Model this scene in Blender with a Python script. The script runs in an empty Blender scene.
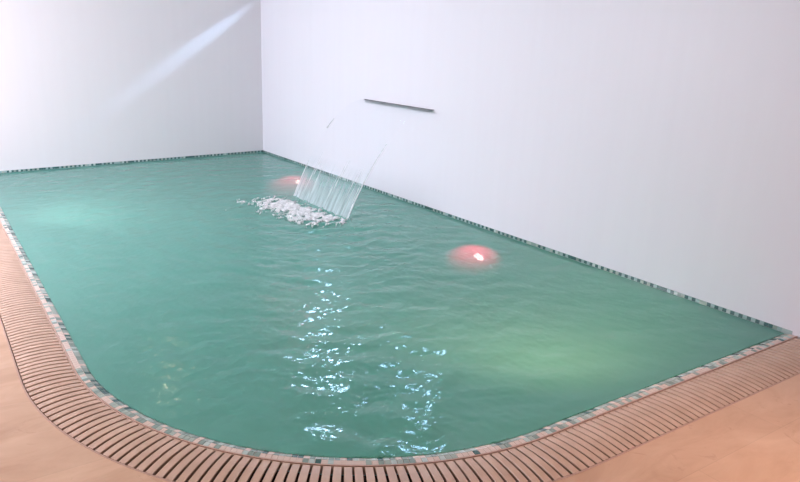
import bpy, bmesh, math, random
import numpy as np
from mathutils import Vector, Matrix
random.seed(7); rng = np.random.default_rng(7)
S = bpy.context.scene; C = S.collection

# ------------------------------------------------------------------ camera
F, PX = 685.587, 338.0
R = Matrix(((0.8552259, -0.1384096, 0.4994311), (-0.5180587, -0.2548611, 0.8164931), (0.014275, -0.9570207, -0.2896681)))
cam = bpy.data.objects.new('camera', bpy.data.cameras.new('camera')); C.objects.link(cam)
rx, ry, rz_ = R.col[0], -R.col[1], -R.col[2]
cam.matrix_world = Matrix(((rx.x, ry.x, rz_.x, 0), (rx.y, ry.y, rz_.y, 0), (rx.z, ry.z, rz_.z, 1.6), (0, 0, 0, 1)))
cam.data.sensor_width = 36; cam.data.lens = F / 800 * 36; cam.data.shift_x = (400 - PX) / 800
cam.data.clip_start = 0.05
S.camera = cam

# ------------------------------------------------------------------ world, lights, exposure
w = bpy.data.worlds.new('world'); S.world = w; w.use_nodes = True
w.node_tree.nodes['Background'].inputs[0].default_value = (0.75, 0.85, 1.0, 1)
w.node_tree.nodes['Background'].inputs[1].default_value = 0.6
S.view_settings.view_transform = 'Standard'; S.view_settings.look = 'None'
S.view_settings.gamma = 1; S.view_settings.use_curve_mapping = False
S.view_settings.exposure = 0.2

def lamp(name, kind, loc, power, col, aim=None, **kw):
    d = bpy.data.lights.new(name, kind); d.energy = power; d.color = col
    for k, v in kw.items(): setattr(d, k, v)
    o = bpy.data.objects.new(name, d); C.objects.link(o); o.location = loc
    if aim is not None:
        o.rotation_euler = (Vector(aim) - Vector(loc)).to_track_quat('-Z', 'Y').to_euler()
    return o
# daylight through the window of the left wall (cool), it washes the right wall
lamp('window_daylight', 'AREA', (-1.9, 6.0, 1.55), 185, (0.85, 0.885, 1.0), (1.5, 6.4, 1.2), shape='RECTANGLE', size=3.6, size_y=1.7)
# warm ceiling lamp over the deck at the near left
lamp('deck_light', 'AREA', (-0.5, 1.6, 2.55), 19, (1.0, 0.80, 0.60), (-0.3, 2.2, 0), shape='DISK', size=0.35)
lamp('deck_light', 'AREA', (2.5, 0.8, 2.55), 5.5, (1.0, 0.64, 0.46), (2.7, 0.9, 0), shape='DISK', size=0.35, spread=math.radians(70))  # second one, added to brighten the floor at the right
# small lamps that glint on the water, then an added soft fill light
lamp('wall_lamp', 'AREA', (3.95, 6.70, 2.27), 1.2, (0.46, 0.70, 1.0), (1.5, 2.4, 0), shape='DISK', size=0.30, spread=math.radians(75))
lamp('wall_lamp', 'AREA', (3.95, 4.85, 2.17), .55, (0.38, 0.64, 1.0), (1.7, 2.1, 0), shape='DISK', size=0.24, spread=math.radians(75))
lamp('small_warm_lamp', 'AREA', (2.2, 7.6, 2.5), 0.6, (1.0, 0.75, 0.45), (0.9, 2.9, 0), shape='DISK', size=0.09)
lamp('fill_light', 'AREA', (-1.0, 6.0, 2.50), 78, (0.96, 0.93, 1.0), (2.4, 6.9, 0), shape='RECTANGLE', size=0.9, size_y=2.4)  # fill under the ceiling, added to brighten the right wall
# narrow accent beam raking down the back wall
sl = Vector((3.55, 7.30, 2.42)); e0 = (Vector((4.10, 8.72, 2.04)) - sl).normalized(); e1 = (Vector((0.0, 8.72, -.64)) - sl).normalized()
ax_ = (e0 + e1).normalized(); ay_ = ax_.cross(e0).normalized(); axx = ay_.cross(-ax_).normalized()
so = lamp('accent_spot', 'SPOT', sl, 55, (0.45, 0.68, 1.0), spot_size=e0.angle(e1), spot_blend=1.0, shadow_soft_size=0.02)
so.matrix_world = Matrix.Translation(sl) @ Matrix((axx, ay_, -ax_)).transposed().to_4x4() @ Matrix.Diagonal((1, 0.075, 1, 1))

# ------------------------------------------------------------------ node helpers
def mat(name, base=(0.8, 0.8, 0.8), rough=0.5, metal=0.0, spec=0.5):
    m = bpy.data.materials.new(name); m.use_nodes = True
    b = m.node_tree.nodes['Principled BSDF']
    b.inputs['Base Color'].default_value = (*base, 1); b.inputs['Roughness'].default_value = rough
    b.inputs['Metallic'].default_value = metal; b.inputs['Specular IOR Level'].default_value = spec
    return m
def N(m, t, **kw):
    n = m.node_tree.nodes.new(t)
    for k, v in kw.items():
        if hasattr(n, k): setattr(n, k, v)
        else: n.inputs[k].default_value = v
    return n
def L(m, a, b): m.node_tree.links.new(a, b)
def coords(m, scale=(1, 1, 1)):
    t = N(m, 'ShaderNodeTexCoord'); mp = N(m, 'ShaderNodeMapping'); mp.inputs['Scale'].default_value = scale
    L(m, t.outputs['Object'], mp.inputs['Vector']); return mp.outputs['Vector']
def noise(m, vec, scale, detail=3, rough=0.55, dist=0.0):
    n = N(m, 'ShaderNodeTexNoise'); n.inputs['Scale'].default_value = scale; n.inputs['Detail'].default_value = detail
    n.inputs['Roughness'].default_value = rough; n.inputs['Distortion'].default_value = dist
    L(m, vec, n.inputs['Vector']); return n.outputs['Fac']
def ramp(m, fac, stops):
    r = N(m, 'ShaderNodeValToRGB'); e = r.color_ramp.elements
    while len(e) < len(stops): e.new(0.5)
    for i, (p, c) in enumerate(stops):
        e[i].position = p; e[i].color = (*c, 1)
    L(m, fac, r.inputs['Fac']); return r.outputs['Color']
def bsdf(m): return m.node_tree.nodes['Principled BSDF']
def bump(m, fac, strength, dist=0.01):
    b = N(m, 'ShaderNodeBump'); b.inputs['Strength'].default_value = strength; b.inputs['Distance'].default_value = dist
    L(m, fac, b.inputs['Height']); return b.outputs['Normal']
def mixc(m, fac, a, b, mode='MIX'):
    n = N(m, 'ShaderNodeMix', data_type='RGBA', blend_type=mode)
    for s, v in ((0, fac), (6, a), (7, b)):
        if hasattr(v, 'links') or hasattr(v, 'is_linked'): L(m, v, n.inputs[s])
        else: n.inputs[s].default_value = v if s == 0 else (*v, 1)
    return n.outputs[2]

# walls: satin paint with very faint vertical brushing
def wall_mat(name, base):
    m = mat(name, base, 0.42, spec=0.35)
    n = noise(m, coords(m, (9, 9, 0.35)), 1.4, 4)
    c = ramp(m, n, [(0.3, tuple(x * 0.985 for x in base)), (0.7, base)])
    L(m, c, bsdf(m).inputs['Base Color'])
    n2 = noise(m, coords(m, (1, 1, 1)), 1.3, 3)
    L(m, bump(m, n2, 0.25, 0.02), bsdf(m).inputs['Normal'])
    return m
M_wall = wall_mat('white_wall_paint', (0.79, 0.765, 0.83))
M_wallback = wall_mat('shaded_wall_paint', (0.72, 0.69, 0.72))  # darker copy of the wall paint, with the back wall's shade in the colour
M_ceil = mat('ceiling_paint', (0.80, 0.78, 0.79), 0.9)

# floor: large sandstone-look tiles
M_floor = mat('sandstone_floor_tile', (0.6, 0.4, 0.3), 0.42, spec=0.35)
def floor_mat(m):
    v = coords(m)
    br = N(m, 'ShaderNodeTexBrick'); L(m, v, br.inputs['Vector'])
    br.offset = 0.5; br.inputs['Scale'].default_value = 1.0
    br.inputs['Brick Width'].default_value = 1.2; br.inputs['Row Height'].default_value = 0.61
    br.inputs['Mortar Size'].default_value = 0.0016; br.inputs['Mortar Smooth'].default_value = 0.3
    br.inputs['Color1'].default_value = (0.66, 0.415, 0.285, 1); br.inputs['Color2'].default_value = (0.55, 0.335, 0.225, 1)
    br.inputs['Mortar'].default_value = (0.42, 0.26, 0.18, 1)
    n = noise(m, coords(m, (0.9, 2.6, 1)), 2.2, 6, 0.6, 0.8)
    c = mixc(m, 0.6, br.outputs['Color'], ramp(m, n, [(0.30, (0.50, 0.30, 0.20)), (0.5, (0.63, 0.405, 0.285)), (0.72, (0.75, 0.52, 0.38))]))
    n2 = noise(m, coords(m, (1.4, 1, 1)), 5, 5, 0.7, 1.5)
    c = mixc(m, ramp(m, n2, [(0.60, (0, 0, 0)), (0.72, (0.55, 0.55, 0.55))]), c, (0.44, 0.23, 0.15))
    L(m, c, bsdf(m).inputs['Base Color'])
    L(m, bump(m, noise(m, v, 14, 4), 0.12, 0.004), bsdf(m).inputs['Normal'])
    L(m, ramp(m, n, [(0.3, (0.5,) * 3), (0.7, (0.34,) * 3)]), bsdf(m).inputs['Roughness'])
floor_mat(M_floor)

M_slat = mat('terracotta_plastic', (0.72, 0.50, 0.40), 0.38)
n = noise(M_slat, coords(M_slat), 9, 4)
L(M_slat, ramp(M_slat, n, [(0.3, (0.52, 0.34, 0.255)), (0.7, (0.63, 0.43, 0.335))]), bsdf(M_slat).inputs['Base Color'])
M_rail = mat('terracotta_rail', (0.50, 0.31, 0.25), 0.45)
M_gutter = mat('dark_gutter_channel', (0.03, 0.012, 0.01), 0.7)  # near black, so the shade between the slats is in the colour
M_grout = mat('pale_grout', (0.66, 0.52, 0.46), 0.6)
M_gr2 = mat('teal_grout', (0.35, 0.45, 0.45), 0.6)
def tilem(n, c): return mat(n, c, 0.12, spec=0.6)
TILES = [tilem('tile_blush', (0.70, 0.56, 0.50)), tilem('tile_sage', (0.36, 0.43, 0.39)), tilem('tile_grey_green', (0.24, 0.32, 0.29)),
         tilem('tile_dark_teal', (0.045, 0.12, 0.115)), tilem('tile_pale_aqua', (0.48, 0.58, 0.56)), tilem('tile_mist_teal', (0.30, 0.42, 0.42))]
M_basin = mat('basin_mosaic', (0.16, 0.42, 0.38), 0.4)
vor = N(M_basin, 'ShaderNodeTexBrick'); L(M_basin, coords(M_basin), vor.inputs['Vector'])
vor.offset = 0; vor.inputs['Scale'].default_value = 1; vor.inputs['Brick Width'].default_value = .025; vor.inputs['Row Height'].default_value = .025; vor.inputs['Mortar Size'].default_value = .001
vor.inputs['Color1'].default_value = (0.12, 0.40, 0.34, 1); vor.inputs['Color2'].default_value = (0.22, 0.52, 0.46, 1); vor.inputs['Mortar'].default_value = (0.4, 0.6, 0.55, 1)
L(M_basin, vor.outputs['Color'], bsdf(M_basin).inputs['Base Color'])
M_steel = mat('brushed_steel', (0.62, 0.60, 0.63), 0.3, 1.0)
M_dark = mat('dark_slot', (0.03, 0.03, 0.035), 0.5)
M_foam = mat('white_foam', (0.93, 0.93, 0.95), 0.25, spec=0.6)
nf = noise(M_foam, coords(M_foam, (42, 70, 20)), 1, 4, .65, .8)
L(M_foam, ramp(M_foam, nf, [(.36, (.25,) * 3), (.50, (1,) * 3)]), bsdf(M_foam).inputs['Alpha'])

# ------------------------------------------------------------------ mesh helpers
def link(name, verts, faces, mats, parent=None, fm=None, smooth=False):
    me = bpy.data.meshes.new(name); me.from_pydata([tuple(v) for v in verts], [], [tuple(f) for f in faces])
    for m in (mats if isinstance(mats, (list, tuple)) else [mats]): me.materials.append(m)
    if fm is not None: me.polygons.foreach_set('material_index', fm)
    if smooth: me.polygons.foreach_set('use_smooth', [True] * len(me.polygons))
    me.update()
    o = bpy.data.objects.new(name, me); C.objects.link(o)
    if parent: o.parent = parent
    return o
class MB:
    def __init__(s): s.v = []; s.f = []; s.m = []
    def add(s, v, f, mi=0):
        n = len(s.v); s.v += [tuple(p) for p in v]; s.f += [tuple(i + n for i in q) for q in f]; s.m += [mi] * len(f)
    def box(s, x0, x1, y0, y1, z0, z1, mi=0):
        v = [(x, y, z) for z in (z0, z1) for y in (y0, y1) for x in (x0, x1)]
        s.add(v, [(0, 2, 3, 1), (4, 5, 7, 6), (0, 1, 5, 4), (2, 6, 7, 3), (0, 4, 6, 2), (1, 3, 7, 5)], mi)
    def tube(s, pts, rad, seg=8, mi=0, cap=True):
        pts = [Vector(p) for p in pts]; v = []; n = len(pts)
        for i, p in enumerate(pts):
            t = (pts[min(i + 1, n - 1)] - pts[max(i - 1, 0)]).normalized()
            a = t.cross(Vector((0, 0, 1))); a = a.normalized() if a.length > 1e-4 else Vector((1, 0, 0)); b = t.cross(a)
            r = rad[i] if isinstance(rad, (list, tuple)) else rad
            for k in range(seg):
                q = 2 * math.pi * k / seg; v.append(p + a * (r * math.cos(q)) + b * (r * math.sin(q)))
        f = [(i * seg + k, i * seg + (k + 1) % seg, (i + 1) * seg + (k + 1) % seg, (i + 1) * seg + k) for i in range(n - 1) for k in range(seg)]
        if cap: f += [tuple(range(seg))[::-1], tuple(range((n - 1) * seg, n * seg))]
        s.add(v, f, mi)
    def lathe_x(s, cx, cy, cz, prof, seg=40, mi=0):   # profile of (x offset, radius) about an axis along x
        v = []
        for (dx, r) in prof:
            for k in range(seg):
                q = 2 * math.pi * k / seg; v.append((cx + dx, cy + r * math.cos(q), cz + r * math.sin(q)))
        n = len(prof)
        s.add(v, [(i * seg + k, i * seg + (k + 1) % seg, (i + 1) * seg + (k + 1) % seg, (i + 1) * seg + k) for i in range(n - 1) for k in range(seg)] + [tuple(range((n - 1) * seg, n * seg))], mi)
    def build(s, name, mats, parent=None, smooth=False): return link(name, s.v, s.f, mats, parent, s.m, smooth)
def struct(o): o['kind'] = 'structure'; return o
def thing(name, label, cat, loc=(0, 0, 0), group=None):
    o = bpy.data.objects.new(name, None); C.objects.link(o); o.location = loc; o.empty_display_size = 0.1
    return tag(o, label, cat, group)
def tag(o, label, cat, group=None, kind=None):
    o['label'] = label; o['category'] = cat
    if group: o['group'] = group
    if kind: o['kind'] = kind
    return o

# ------------------------------------------------------------------ dimensions (metres)
XW, YB = 4.08, 8.72             # right wall face, back wall face
XG, YG, RG = 0.485, 1.68, 1.60  # inner edge of the grating: left run, near run, corner radius
CX, CY = XG + RG, YG + RG
GW = 0.235                      # grating width
HC = 2.6; XL, YF = -2.0, -1.8   # ceiling, left wall, near wall
LEN1, LEN2 = YB - CY, RG * math.pi / 2
LEN3 = XW - CX
def path(s, off):
    """point at arc length s (metred on the grating's inner edge), off > 0 into the water; starts at the back wall"""
    if s < LEN1: return Vector((XG + off, YB - s, 0)), Vector((1, 0, 0))
    if s < LEN1 + LEN2:
        a = math.pi + (s - LEN1) / RG; r = RG - off
        n = Vector((-math.cos(a), -math.sin(a), 0)); return Vector((CX, CY, 0)) - n * r, n
    return Vector((CX + s - LEN1 - LEN2, YG + off, 0)), Vector((0, 1, 0))
STOT = LEN1 + LEN2 + LEN3
def ss(step):
    out = list(np.arange(0, LEN1, 0.5)) + list(np.linspace(LEN1, LEN1 + LEN2, 65)) + list(np.linspace(LEN1 + LEN2, STOT - 1e-6, 4)[1:])
    return out
def sweep(prof, mat_, name, parent=None, s0=0, s1=None, closed=True):
    s1 = s1 or STOT
    st = [s for s in ss(0) if s0 <= s <= s1]; v = []; k = len(prof)
    for s in st:
        for (o, z) in prof:
            p, n = path(s, o); v.append((p.x, p.y, z))
    f = []
    for i in range(len(st) - 1):
        for j in range(k if closed else k - 1):
            f.append((i * k + j, i * k + (j + 1) % k, (i + 1) * k + (j + 1) % k, (i + 1) * k + j))
    if closed: f += [tuple(range(k)), tuple(range((len(st) - 1) * k, len(st) * k))[::-1]]
    return link(name, v, f, mat_, parent)

# ------------------------------------------------------------------ room shell
b = MB()   # floor: slab with the pool cut out, outline follows the grating's outer edge
out = [path(s, -GW - 0.008)[0] for s in ss(0)]
v = []; f = []
for p, s in zip(out, ss(0)):
    if s <= LEN1: q = (XL, p.y)
    elif s < LEN1 + LEN2:
        t = (s - LEN1) / LEN2
        q = (XL, CY + (YF - CY) * min(1, 2 * t)) if t < 0.5 else (XL + (CX - XL) * (2 * t - 1), YF)
    else: q = (p.x, YF)
    v += [(p.x, p.y, 0), (q[0], q[1], 0)]
nn = len(v) // 2
f = [(2 * i, 2 * i + 1, 2 * i + 3, 2 * i + 2) for i in range(nn - 1)]
fl = link('floor', v, f, M_floor); struct(fl)
for p in fl.data.polygons:
    if p.normal.z < 0: p.flip()
md = fl.modifiers.new('thick', 'SOLIDIFY'); md.thickness = 0.12; md.offset = -1
T = 0.15; ZB = -1.35
def wallbox(name, *a, m=M_wall):
    b = MB(); b.box(*a); return struct(b.build(name, m))
wallbox('wall_right', XW, XW + T, YF - T, YB + T, ZB - .1, HC)
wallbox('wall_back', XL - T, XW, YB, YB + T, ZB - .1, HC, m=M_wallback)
wallbox('wall_front', XL - T, XW, YF - T, YF, -.12, HC)
b = MB()
wy0, wy1, wz0, wz1 = 4.1, 7.9, 0.7, 2.4
b.box(XL - T, XL, YF, wy0, -.12, HC); b.box(XL - T, XL, wy1, YB, -.12, HC)
b.box(XL - T, XL, wy0, wy1, -.12, wz0); b.box(XL - T, XL, wy0, wy1, wz1, HC)
struct(b.build('wall_left', M_wall))
wallbox('ceiling', XL - T, XW + T, YF - T, YB + T, HC, HC + .1, m=M_ceil)
b = MB()
for y in (wy0, (wy0 + wy1) / 2 - .025, wy1 - .05): b.box(XL - .09, XL - .03, y, y + .05, wz0, wz1)
for z in (wz0, wz1 - .05): b.box(XL - .09, XL - .03, wy0, wy1, z, z + .05)
win = struct(b.build('window_1', mat('white_frame', (.8, .8, .8), .4)))
M_pane = bpy.data.materials.new('window_glass'); M_pane.use_nodes = True
bsdf(M_pane).inputs['Transmission Weight'].default_value = 1; bsdf(M_pane).inputs['Roughness'].default_value = 0.02
b = MB(); b.box(XL - .065, XL - .059, wy0 + .05, wy1 - .05, wz0 + .05, wz1 - .05); b.build('pane', M_pane, win)

# ------------------------------------------------------------------ swimming pool
pool = thing('swimming_pool', 'green-tiled indoor plunge pool set into the floor, with a mosaic rim around its water', 'swimming pool')
TW = 0.067                      # width of the mosaic rim
ZW = -0.006                     # water level
# basin: walls and floor below the water
b = MB(); st = ss(0)
ring = [path(s, TW + .003)[0] for s in st]
vt = [(p.x, p.y, ZW - .03) for p in ring] + [(XW - .001, YB - .001, ZW - .03)]; vb = [(x, y, ZB) for x, y, z in vt]; k = len(vt)
b.add(vt + vb, [(i, (i + 1) % k, k + (i + 1) % k, k + i) for i in range(k)])
b.add(vb, [tuple(range(k))])
b.build('basin', M_basin, pool)
# rim bed under the mosaic and the tiles on it
sweep([(-.002, -.004), (.006, -.002), (.036, -.002), (TW - .001, ZW - .005), (TW + .002, ZW - .04), (-.002, -.04)], M_grout, 'rim_bed', pool)
b = MB(); s = 0.004
def weights_pick(w): return random.choices(range(5), w)[0]
while s < STOT - .026:
    for row, (o0, z0, o1, z1) in enumerate(((.0075, .0005, .0340, .0005), (.0362, -.0002, TW - .002, ZW - .0025))):
        w_ = (50, 22, 18, 2, 8) if row == 0 else (14, 26, 34, 16, 10)
        mi = weights_pick(w_)
        g = .0012; q = []
        for (o, z) in ((o0, z0), (o1, z1)):
            for d in (g, .025 - g):
                p, n_ = path(s + d, o); q.append((p.x, p.y, z))
        lo = [(x, y, z - .004) for x, y, z in q]
        b.add(q + lo, [(0, 1, 3, 2), (0, 4, 5, 1), (1, 5, 7, 3), (3, 7, 6, 2), (2, 6, 4, 0)], mi)
    s += .025
b.build('rim_mosaic', TILES, pool)
# one course of mosaic along the foot of both walls, going down below the water
b = MB()
def wall_tiles(n, at):
    for i in range(n):
        for r_ in range(-3, 1):
            z0 = ZW + .001 + r_ * .025 + .001; z1 = z0 + .0225
            if r_ == 0: mi = 3 if (i % 2 == 0) != (random.random() < .10) else random.choice((4, 1, 5, 5, 2))
            else: mi = weights_pick((0, 15, 40, 30, 15))
            at(i, z0, z1, mi)
def atr(i, z0, z1, mi):
    y = YB - .006 - i * .025; b.box(XW - .005, XW - .0005, y - .0235, y, z0, z1, mi)
def atb(i, z0, z1, mi):
    x = XW - .006 - i * .025; b.box(x - .0235, x, YB - .005, YB - .0005, z0, z1, mi)
wall_tiles(int((YB - YG - TW) / .025), atr); wall_tiles(int((XW - XG - TW) / .025), atb)
b.build('waterline_mosaic', TILES, pool)
b = MB(); b.box(XW - .003, XW - .0002, YG + .03, YB, ZW - .08, ZW + .0255); b.box(XG + .03, XW, YB - .003, YB - .0002, ZW - .08, ZW + .0255)
b.build('waterline_grout', M_gr2, pool)

# ------------------------------------------------------------------ overflow grating
gr = thing('overflow_grating', 'terracotta slatted overflow grating curving around the pool between mosaic rim and floor tiles', 'grating')
sweep([(-GW - .006, -.11), (-GW - .006, -.035), (-.012, -.035), (-.012, -.05), (-.003, -.05), (-.003, -.11)], M_gutter, 'gutter_channel', gr)
sweep([(-.0005, -.036), (-.0005, .001), (.006, .001), (.006, -.036)], M_rail, 'inner_rail', gr)
sweep([(-GW - .008, -.036), (-GW - .008, .001), (-GW - .001, .001), (-GW - .001, -.036)], M_rail, 'outer_rail', gr)
PITCH = 0.040
def slat(s, mb):
    """cambered bar across the gutter with rounded shoulders"""
    mb0 = len(mb.v); nseg = 9; L0, L1 = .004, GW - .004
    jig = random.uniform(-.0007, .0007); v = []
    for i in range(nseg):
        t = i / (nseg - 1); o = -(L0 + (L1 - L0) * t)
        z = -.002 + .009 * (1 - (2 * t - 1) ** 2)
        for (dx, dz) in ((.008, -.030), (-.0004, -.0022), (.0010, 0), (.0297, 0), (.0311, -.0022), (.022, -.030)):
            sc = 1.0
            cen = s + .005 + .015 + jig
            p, n_ = path(min(STOT - 1e-5, cen), o); tdir = path_t(cen)
            wscale = 1.0 + (t * .07 if LEN1 < cen < LEN1 + LEN2 else 0)
            q = p + tdir * ((dx - .015) * wscale)
            v.append((q.x, q.y, z + dz))
    f = [(i * 6 + k, i * 6 + k + 1, (i + 1) * 6 + k + 1, (i + 1) * 6 + k) for i in range(nseg - 1) for k in range(5)]
    f += [(0, 1, 2, 3, 4, 5)[::-1], tuple((nseg - 1) * 6 + k for k in range(6))]
    mb.add(v, f)
def path_t(s):
    if s < LEN1: return Vector((0, -1, 0))
    if s < LEN1 + LEN2:
        a = math.pi + (s - LEN1) / RG; return Vector((-math.sin(a), math.cos(a), 0))
    return Vector((1, 0, 0))
def in_view(p):
    c = R.transposed() @ (p - Vector((0, 0, 1.6)))
    x = PX + F * c.x / c.z; y = 241 + F * c.y / c.z
    return (-4 < x < 804 and -4 < y < 486), c.length
cand = []
for i in range(int(STOT / PITCH)):
    s = i * PITCH; p, n_ = path(s + .02, -.06); vis, d = in_view(p); cand.append((0 if vis else 1, d, s))
cand.sort()
for _, d, s in cand[:100]:
    mb = MB(); slat(s, mb); mb.build('grating_slat', M_slat, gr)
mb = MB()
for _, d, s in cand[100:]: slat(s, mb)
o = mb.build('grating_slats', M_slat, gr); o['kind'] = 'stuff'

# ------------------------------------------------------------------ water
FX, FY = 3.05, 5.45             # where the fall lands
def wave_field(X, Y):
    H = np.zeros_like(X)
    def gauss(l0, l1, n, amp, th0=0, spread=math.pi):
        H = np.zeros_like(X)
        for _ in range(n):
            lam = math.exp(rng.uniform(math.log(l0), math.log(l1))); th = th0 + rng.normal(0, 1) * spread
            k = 2 * math.pi / lam; H += np.sin(k * (X * math.cos(th) + Y * math.sin(th)) + rng.uniform(0, 6.28)) * lam
        return H * amp / math.sqrt(n)
    # disturbed tongue running from the fall towards the near side
    ax = np.array([1.75 - FX, 2.3 - FY]); ln = np.hypot(*ax); ax /= ln
    u = (X - FX) * ax[0] + (Y - FY) * ax[1]; w_ = -(X - FX) * ax[1] + (Y - FY) * ax[0]
    tongue = np.exp(-(w_ / (0.42 + 0.10 * np.clip(u, 0, 4))) ** 2) * np.clip((u + .3) / .8, 0, 1)
    near = np.exp(-((X - FX) ** 2 / .7 + (Y - FY) ** 2 / 1.2))
    env = 0.50 + 0.9 * tongue + 0.8 * near
    dirt = math.atan2(ax[1], ax[0])
    H += gauss(.10, .40, 46, .0115, dirt, .55) * env
    H += gauss(.045, .11, 46, .0085, dirt, .8) * env
    H += gauss(.028, .055, 50, .0100, dirt, 1.0) * np.clip(env, 0, .8)
    H += gauss(.12, .6, 30, .0022, 0, 3.0)
    r = np.hypot(X - FX, (Y - FY) * .8)
    for lam, a in ((.21, .0017), (.13, .0010), (.33, .0018)):
        H += a * np.sin(2 * math.pi * r / lam + 1.5 * np.sin(2 * np.arctan2(Y - FY, X - FX) + lam * 9)) * np.exp(-r / 2.6)
    return H
step = 0.009
xs = np.arange(XG + TW - .001, XW - .0052, step); xs = np.append(xs, XW - .0052)
ys = np.arange(YG + TW - .001, YB - .0052, step); ys = np.append(ys, YB - .0052)
Xg, Yg = np.meshgrid(xs, ys); Hg = wave_field(Xg, Yg)
# keep inside the rounded corner: pull outside points onto the arc
rin = RG - TW + .001
dx = Xg - CX; dy = Yg - CY; rr = np.hypot(dx, dy); corner = (dx < 0) & (dy < 0)
keep = ~(corner & (rr > rin + step * 1.5))
snap = corner & (rr > rin)
Xg = np.where(snap, CX + dx * rin / np.maximum(rr, 1e-6), Xg); Yg = np.where(snap, CY + dy * rin / np.maximum(rr, 1e-6), Yg)
edge = np.minimum.reduce([Xg - xs[0], xs[-1] - Xg, Yg - ys[0], ys[-1] - Yg, np.where(corner, rin - rr, 9)])
Hg *= 0.35 + 0.65 * np.clip(edge / .15, 0, 1)
ny, nx = Xg.shape; idx = np.arange(nx * ny).reshape(ny, nx)
kq = keep[:-1, :-1] & keep[1:, :-1] & keep[:-1, 1:] & keep[1:, 1:]
a = idx[:-1, :-1][kq]; b1 = idx[:-1, 1:][kq]; c1 = idx[1:, 1:][kq]; d1 = idx[1:, :-1][kq]
faces = np.stack([a, b1, c1, d1], 1)
used = np.unique(faces); remap = -np.ones(nx * ny, int); remap[used] = np.arange(len(used))
V = np.stack([Xg.ravel(), Yg.ravel(), (ZW + Hg).ravel()], 1)[used]
M_water = bpy.data.materials.new('pool_water'); M_water.use_nodes = True
m = M_water; nt = m.node_tree; nt.nodes.clear()
outn = N(m, 'ShaderNodeOutputMaterial')
tc = coords(m, (1, 1, 1))
nb = noise(m, tc, 26, 3, 0.5, 0.6); nrm = bump(m, nb, 0.16, 0.01)
fres = N(m, 'ShaderNodeFresnel'); fres.inputs['IOR'].default_value = 1.40; L(m, nrm, fres.inputs['Normal'])
gl = N(m, 'ShaderNodeBsdfGlossy'); gl.inputs['Roughness'].default_value = 0.015; L(m, nrm, gl.inputs['Normal'])
tr = N(m, 'ShaderNodeBsdfRefraction'); tr.inputs['Color'].default_value = (0.55, 0.92, 0.85, 1); tr.inputs['IOR'].default_value = 1.15; tr.inputs['Roughness'].default_value = 0; L(m, nrm, tr.inputs['Normal'])
df = N(m, 'ShaderNodeBsdfDiffuse'); df.inputs['Color'].default_value = (0.20, 0.58, 0.50, 1)
tl = N(m, 'ShaderNodeBsdfTranslucent'); tl.inputs['Color'].default_value = (0.35, 0.50, 0.42, 1)
murk = N(m, 'ShaderNodeMixShader'); murk.inputs[0].default_value = 0.3; L(m, df.outputs[0], murk.inputs[1]); L(m, tl.outputs[0], murk.inputs[2])
body = N(m, 'ShaderNodeMixShader'); body.inputs[0].default_value = 0.68; L(m, tr.outputs[0], body.inputs[1]); L(m, murk.outputs[0], body.inputs[2])
fin = N(m, 'ShaderNodeMixShader'); L(m, fres.outputs[0], fin.inputs[0]); L(m, body.outputs[0], fin.inputs[1]); L(m, gl.outputs[0], fin.inputs[2])
L(m, fin.outputs[0], outn.inputs['Surface'])
wat = link('pool_water', V, remap[faces], M_water, smooth=True)
tag(wat, 'cloudy teal green water rippling inside the pool', 'water', kind='stuff')

# ------------------------------------------------------------------ underwater lamps
def emis(name, col, st):
    m = bpy.data.materials.new(name); m.use_nodes = True; b_ = bsdf(m)
    b_.inputs['Emission Color'].default_value = (*col, 1); b_.inputs['Emission Strength'].default_value = st; b_.inputs['Base Color'].default_value = (*col, 1)
    return m
M_lens = emis('pink_lamp_lens', (1.0, 0.10, 0.16), 3); M_core = emis('lamp_core', (1.0, 0.8, 0.75), 25)
def pool_light(y, z, label, pw, aim):
    t = thing('pool_light', label, 'light', (XW, y, z), 'underwater lamps')
    b = MB(); b.lathe_x(-.006, 0, 0, [(0, .078), (-.010, .078), (-.014, .074), (-.016, .066), (-.012, .060), (-.004, .058)]); b.build('bezel', M_steel, t, True)
    b = MB(); b.lathe_x(-.010, 0, 0, [(0, .058), (-.006, .052), (-.010, .036), (-.012, .012)]); b.build('lens', M_lens, t, True)
    b = MB()
    for q in range(6):
        b.lathe_x(-.022, .03 * math.cos(q * math.pi / 3), .03 * math.sin(q * math.pi / 3), [(0, .008), (-.003, .006), (-.004, .002)], 12)
    b.build('diode_cluster', M_core, t, True)
    lamp('pool_light_glow', 'SPOT', (XW - .04, y - .04, z + .02), pw, (1.0, 0.05, 0.13), aim, spot_size=math.radians(28), spot_blend=1.0, shadow_soft_size=0)
pool_light(4.26, -.56, 'glowing pink underwater lamp nearer the camera, right of the waterfall', 480, (3.50, 3.72, 0))
pool_light(7.65, -.60, 'pink underwater lamp glimmering behind the falling sheet of water', 620, (3.5, 6.7, 0))
# two plain lamps on the near and left basin walls, below the rim, shining into the cloudy water
lamp('basin_lamp', 'SPOT', (2.5, YG + .12, -.75), 78, (0.85, 1.0, 0.55), (3.0, 3.0, -.0), spot_size=math.radians(125), spot_blend=1.0, shadow_soft_size=.08)
lamp('basin_lamp', 'SPOT', (XG + .12, 6.3, -.75), 85, (0.60, 1.0, 1.0), (1.9, 6.6, -.0), spot_size=math.radians(125), spot_blend=1.0, shadow_soft_size=.08)

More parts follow.
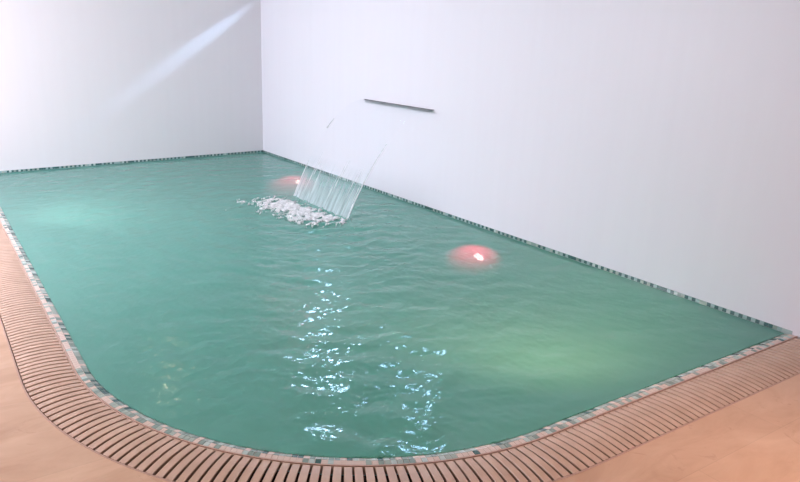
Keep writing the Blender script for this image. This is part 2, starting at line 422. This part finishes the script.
# ------------------------------------------------------------------ waterfall spout, sheet, foam
Y0, Y1, ZS = 5.01, 6.16, 0.937
sp = thing('waterfall_spout', 'long thin steel slot spout set in the white right wall above the pool', 'spout', (XW, (Y0 + Y1) / 2, ZS))
hl = (Y1 - Y0) / 2
b = MB(); b.box(-.004, -.0005, -hl - .005, hl + .005, -.0055, .0055); b.build('faceplate', M_steel, sp)
b = MB(); b.box(-.014, -.004, -hl, hl, .0025, .0042); b.box(-.014, -.004, -hl, hl, -.0042, -.0025)
for e in (-1, 1): b.box(-.014, -.004, *sorted((e * hl, e * (hl - .004))), -.0042, .0042)
b.build('lip', M_steel, sp)
b = MB(); b.box(-.008, -.0041, -hl + .004, hl - .004, -.0025, .0025); b.build('slot', M_dark, sp)

def fall(t, yfrac, v=1.97):
    yc = Y0 + (Y1 - Y0) * yfrac; mid = (Y0 + Y1) / 2
    return (XW - .022 - v * t, mid + (yc - mid) * (1 - .10 * (t / .44)), ZS - 4.905 * t * t)
M_sheet = bpy.data.materials.new('falling_water'); M_sheet.use_nodes = True; m = M_sheet; m.node_tree.nodes.clear()
outn = N(m, 'ShaderNodeOutputMaterial')
tr = N(m, 'ShaderNodeBsdfTransparent'); tr.inputs['Color'].default_value = (.99, .995, 1, 1)
gl = N(m, 'ShaderNodeBsdfGlossy'); gl.inputs['Roughness'].default_value = .08
dfs = N(m, 'ShaderNodeBsdfDiffuse'); dfs.inputs['Color'].default_value = (.88, .95, 1, 1)
tls = N(m, 'ShaderNodeBsdfTranslucent'); tls.inputs['Color'].default_value = (.88, .95, 1, 1)
wh = N(m, 'ShaderNodeMixShader'); L(m, dfs.outputs[0], wh.inputs[1]); L(m, tls.outputs[0], wh.inputs[2])
lw = N(m, 'ShaderNodeFresnel'); lw.inputs['IOR'].default_value = 1.08
streak = noise(m, coords(m, (1.5, 26, 1.5)), 1, 6, .72)
uv = N(m, 'ShaderNodeTexCoord'); sx = N(m, 'ShaderNodeSeparateXYZ'); L(m, uv.outputs['Object'], sx.inputs[0])
hgt = N(m, 'ShaderNodeMapRange'); L(m, sx.outputs['Z'], hgt.inputs['Value'])
hgt.inputs['From Min'].default_value = .42; hgt.inputs['From Max'].default_value = -.0; hgt.inputs['To Min'].default_value = .0; hgt.inputs['To Max'].default_value = .85
sr = ramp(m, streak, [(.40, (.42,) * 3), (.64, (.95,) * 3)])
mu = N(m, 'ShaderNodeMath', operation='MULTIPLY'); L(m, sr, mu.inputs[0]); L(m, hgt.outputs[0], mu.inputs[1])
mx = N(m, 'ShaderNodeMixShader'); L(m, mu.outputs[0], mx.inputs[0]); L(m, tr.outputs[0], mx.inputs[1]); L(m, wh.outputs[0], mx.inputs[2])
fx = N(m, 'ShaderNodeMixShader'); L(m, lw.outputs[0], fx.inputs[0]); L(m, mx.outputs[0], fx.inputs[1]); L(m, gl.outputs[0], fx.inputs[2])
L(m, fx.outputs[0], outn.inputs['Surface'])
NT, NY = 40, 160; v = []; f = []
prof = rng.normal(0, 1, (NY + 1,)); prof = np.convolve(prof, [.25, .5, .25], 'same')
for i in range(NT + 1):
    t = .438 * i / NT
    for j in range(NY + 1):
        p = fall(t, j / NY); w_ = .006 * prof[j] * (i / NT) + .004 * math.sin(j * .23 + i * .12) * i / NT
        v.append((p[0] + w_, p[1], p[2] + w_))
for i in range(NT):
    for j in range(NY): f.append((i * (NY + 1) + j, i * (NY + 1) + j + 1, (i + 1) * (NY + 1) + j + 1, (i + 1) * (NY + 1) + j))
wf = thing('waterfall', 'clear sheet of water arching from the wall slot down into white foam', 'waterfall', (0, 0, 0))
sh = link('water_sheet', v, f, M_sheet, wf, smooth=True)
M_rope = bpy.data.materials.new('water_rope'); M_rope.use_nodes = True; m = M_rope; m.node_tree.nodes.clear()
outn = N(m, 'ShaderNodeOutputMaterial'); tr = N(m, 'ShaderNodeBsdfTransparent'); dfs = N(m, 'ShaderNodeBsdfDiffuse'); dfs.inputs['Color'].default_value = (.93, .95, .98, 1)
gl = N(m, 'ShaderNodeBsdfGlossy'); gl.inputs['Roughness'].default_value = .1
a1 = N(m, 'ShaderNodeMixShader'); a1.inputs[0].default_value = .62; L(m, tr.outputs[0], a1.inputs[1]); L(m, dfs.outputs[0], a1.inputs[2])
a2 = N(m, 'ShaderNodeMixShader'); a2.inputs[0].default_value = .08; L(m, a1.outputs[0], a2.inputs[1]); L(m, gl.outputs[0], a2.inputs[2]); L(m, a2.outputs[0], outn.inputs['Surface'])
for fr, t0, t1 in ((0.0, .24, .44), (1.0, .345, .44), (1.0, .19, .235)):
    b = MB(); n_ = 40; pts = [fall(t0 + (t1 - t0) * i / n_, fr) for i in range(n_ + 1)]
    b.tube(pts, [.0025 + .0045 * i / n_ + .0012 * math.sin(i * 1.7) for i in range(n_ + 1)], 8); b.build('edge_rope', M_rope, wf, True)
b = MB()
for _ in range(17):
    fr = random.betavariate(1.0, 1.0); t0 = random.uniform(.31, .42); t1 = min(.44, t0 + random.uniform(.03, .1))
    b.tube([fall(t0 + (t1 - t0) * i / 8, fr) for i in range(9)], [.0006 + random.choice((.0010, .0018, .0042)) * math.sin(math.pi * (i + .3) / 9) for i in range(9)], 6)
b.build('water_threads', M_rope, wf, True)

# foam: lumpy churned crest where the sheet lands, thinning out towards the pool
from mathutils import noise as mn
fs = .006; fxs = np.arange(2.35, 3.62, fs); fys = np.arange(4.60, 6.75, fs)
Hf = np.zeros((len(fys), len(fxs))); Mk = np.zeros_like(Hf, bool)
for j, y in enumerate(fys):
    for i, x in enumerate(fxs):
        cxl = 3.14 - .10 * (y - 5.0)                  # landing line
        across = x - (cxl - .10); wd = .15 if across > 0 else .27 + .10 * max(0, (y - 5.4))
        along = (y - 5.52)
        e = math.exp(-(across / wd) ** 2) * math.exp(-abs(along / .63) ** 4)
        ca, sa = math.cos(.55), math.sin(.55); xr, yr = x * ca + y * sa, -x * sa + y * ca   # strands drift across the pool
        wx = mn.noise(Vector((x * 9, y * 9, 1))) * .03
        n1 = mn.fractal(Vector((x * 6, y * 4, 0)), 1, 2, 4); n2 = mn.fractal(Vector((xr * 9 + 5, yr * 15, 3)), 1, 2, 5)
        n3 = 1 - abs(mn.fractal(Vector((xr * 6, (yr + wx) * 15, 7)), 1, 2, 4)) * 4.5
        d = e * 1.05 + max(0, e - .55) * .55 - .62 + n1 * .30 + n2 * .28 + n3 * .36
        if d > 0:
            Mk[j, i] = True
        Hf[j, i] = ZW + (min(.008, d * .03) + max(0, n2) * .010 * min(1, e * 1.4) + max(0, n3) * .004 + .005 if d > 0 else -.006)
idx = np.arange(Hf.size).reshape(Hf.shape); XX, YY = np.meshgrid(fxs, fys)
q = Mk[:-1, :-1] & Mk[1:, 1:] | Mk[1:, :-1] & Mk[:-1, 1:]
H0 = wave_field(XX, YY) if False else 0
fcs = np.stack([idx[:-1, :-1][q], idx[:-1, 1:][q], idx[1:, 1:][q], idx[1:, :-1][q]], 1)
used = np.unique(fcs); rm = -np.ones(Hf.size, int); rm[used] = np.arange(len(used))
VV = np.stack([XX.ravel(), YY.ravel(), Hf.ravel()], 1)[used]
mb = MB(); mb.add([tuple(p) for p in VV], [tuple(x) for x in rm[fcs]])
for _ in range(90):                                   # droplets thrown up around the crest
    y = random.gauss(5.45, .42); x = 3.02 + random.gauss(0, .16); z = ZW + abs(random.gauss(0, .035)) + .005; r = random.uniform(.0015, .004)
    vv = [(x + r * a_, y + r * b_, z + r * c_) for a_, b_, c_ in ((1, 0, 0), (-1, 0, 0), (0, 1, 0), (0, -1, 0), (0, 0, 1), (0, 0, -1))]
    mb.add(vv, [(0, 2, 4), (2, 1, 4), (1, 3, 4), (3, 0, 4), (2, 0, 5), (1, 2, 5), (3, 1, 5), (0, 3, 5)])
fo = mb.build('foam', M_foam, None, True)
tag(fo, 'white churning foam and splashes where the water sheet hits the pool', 'foam', kind='stuff')
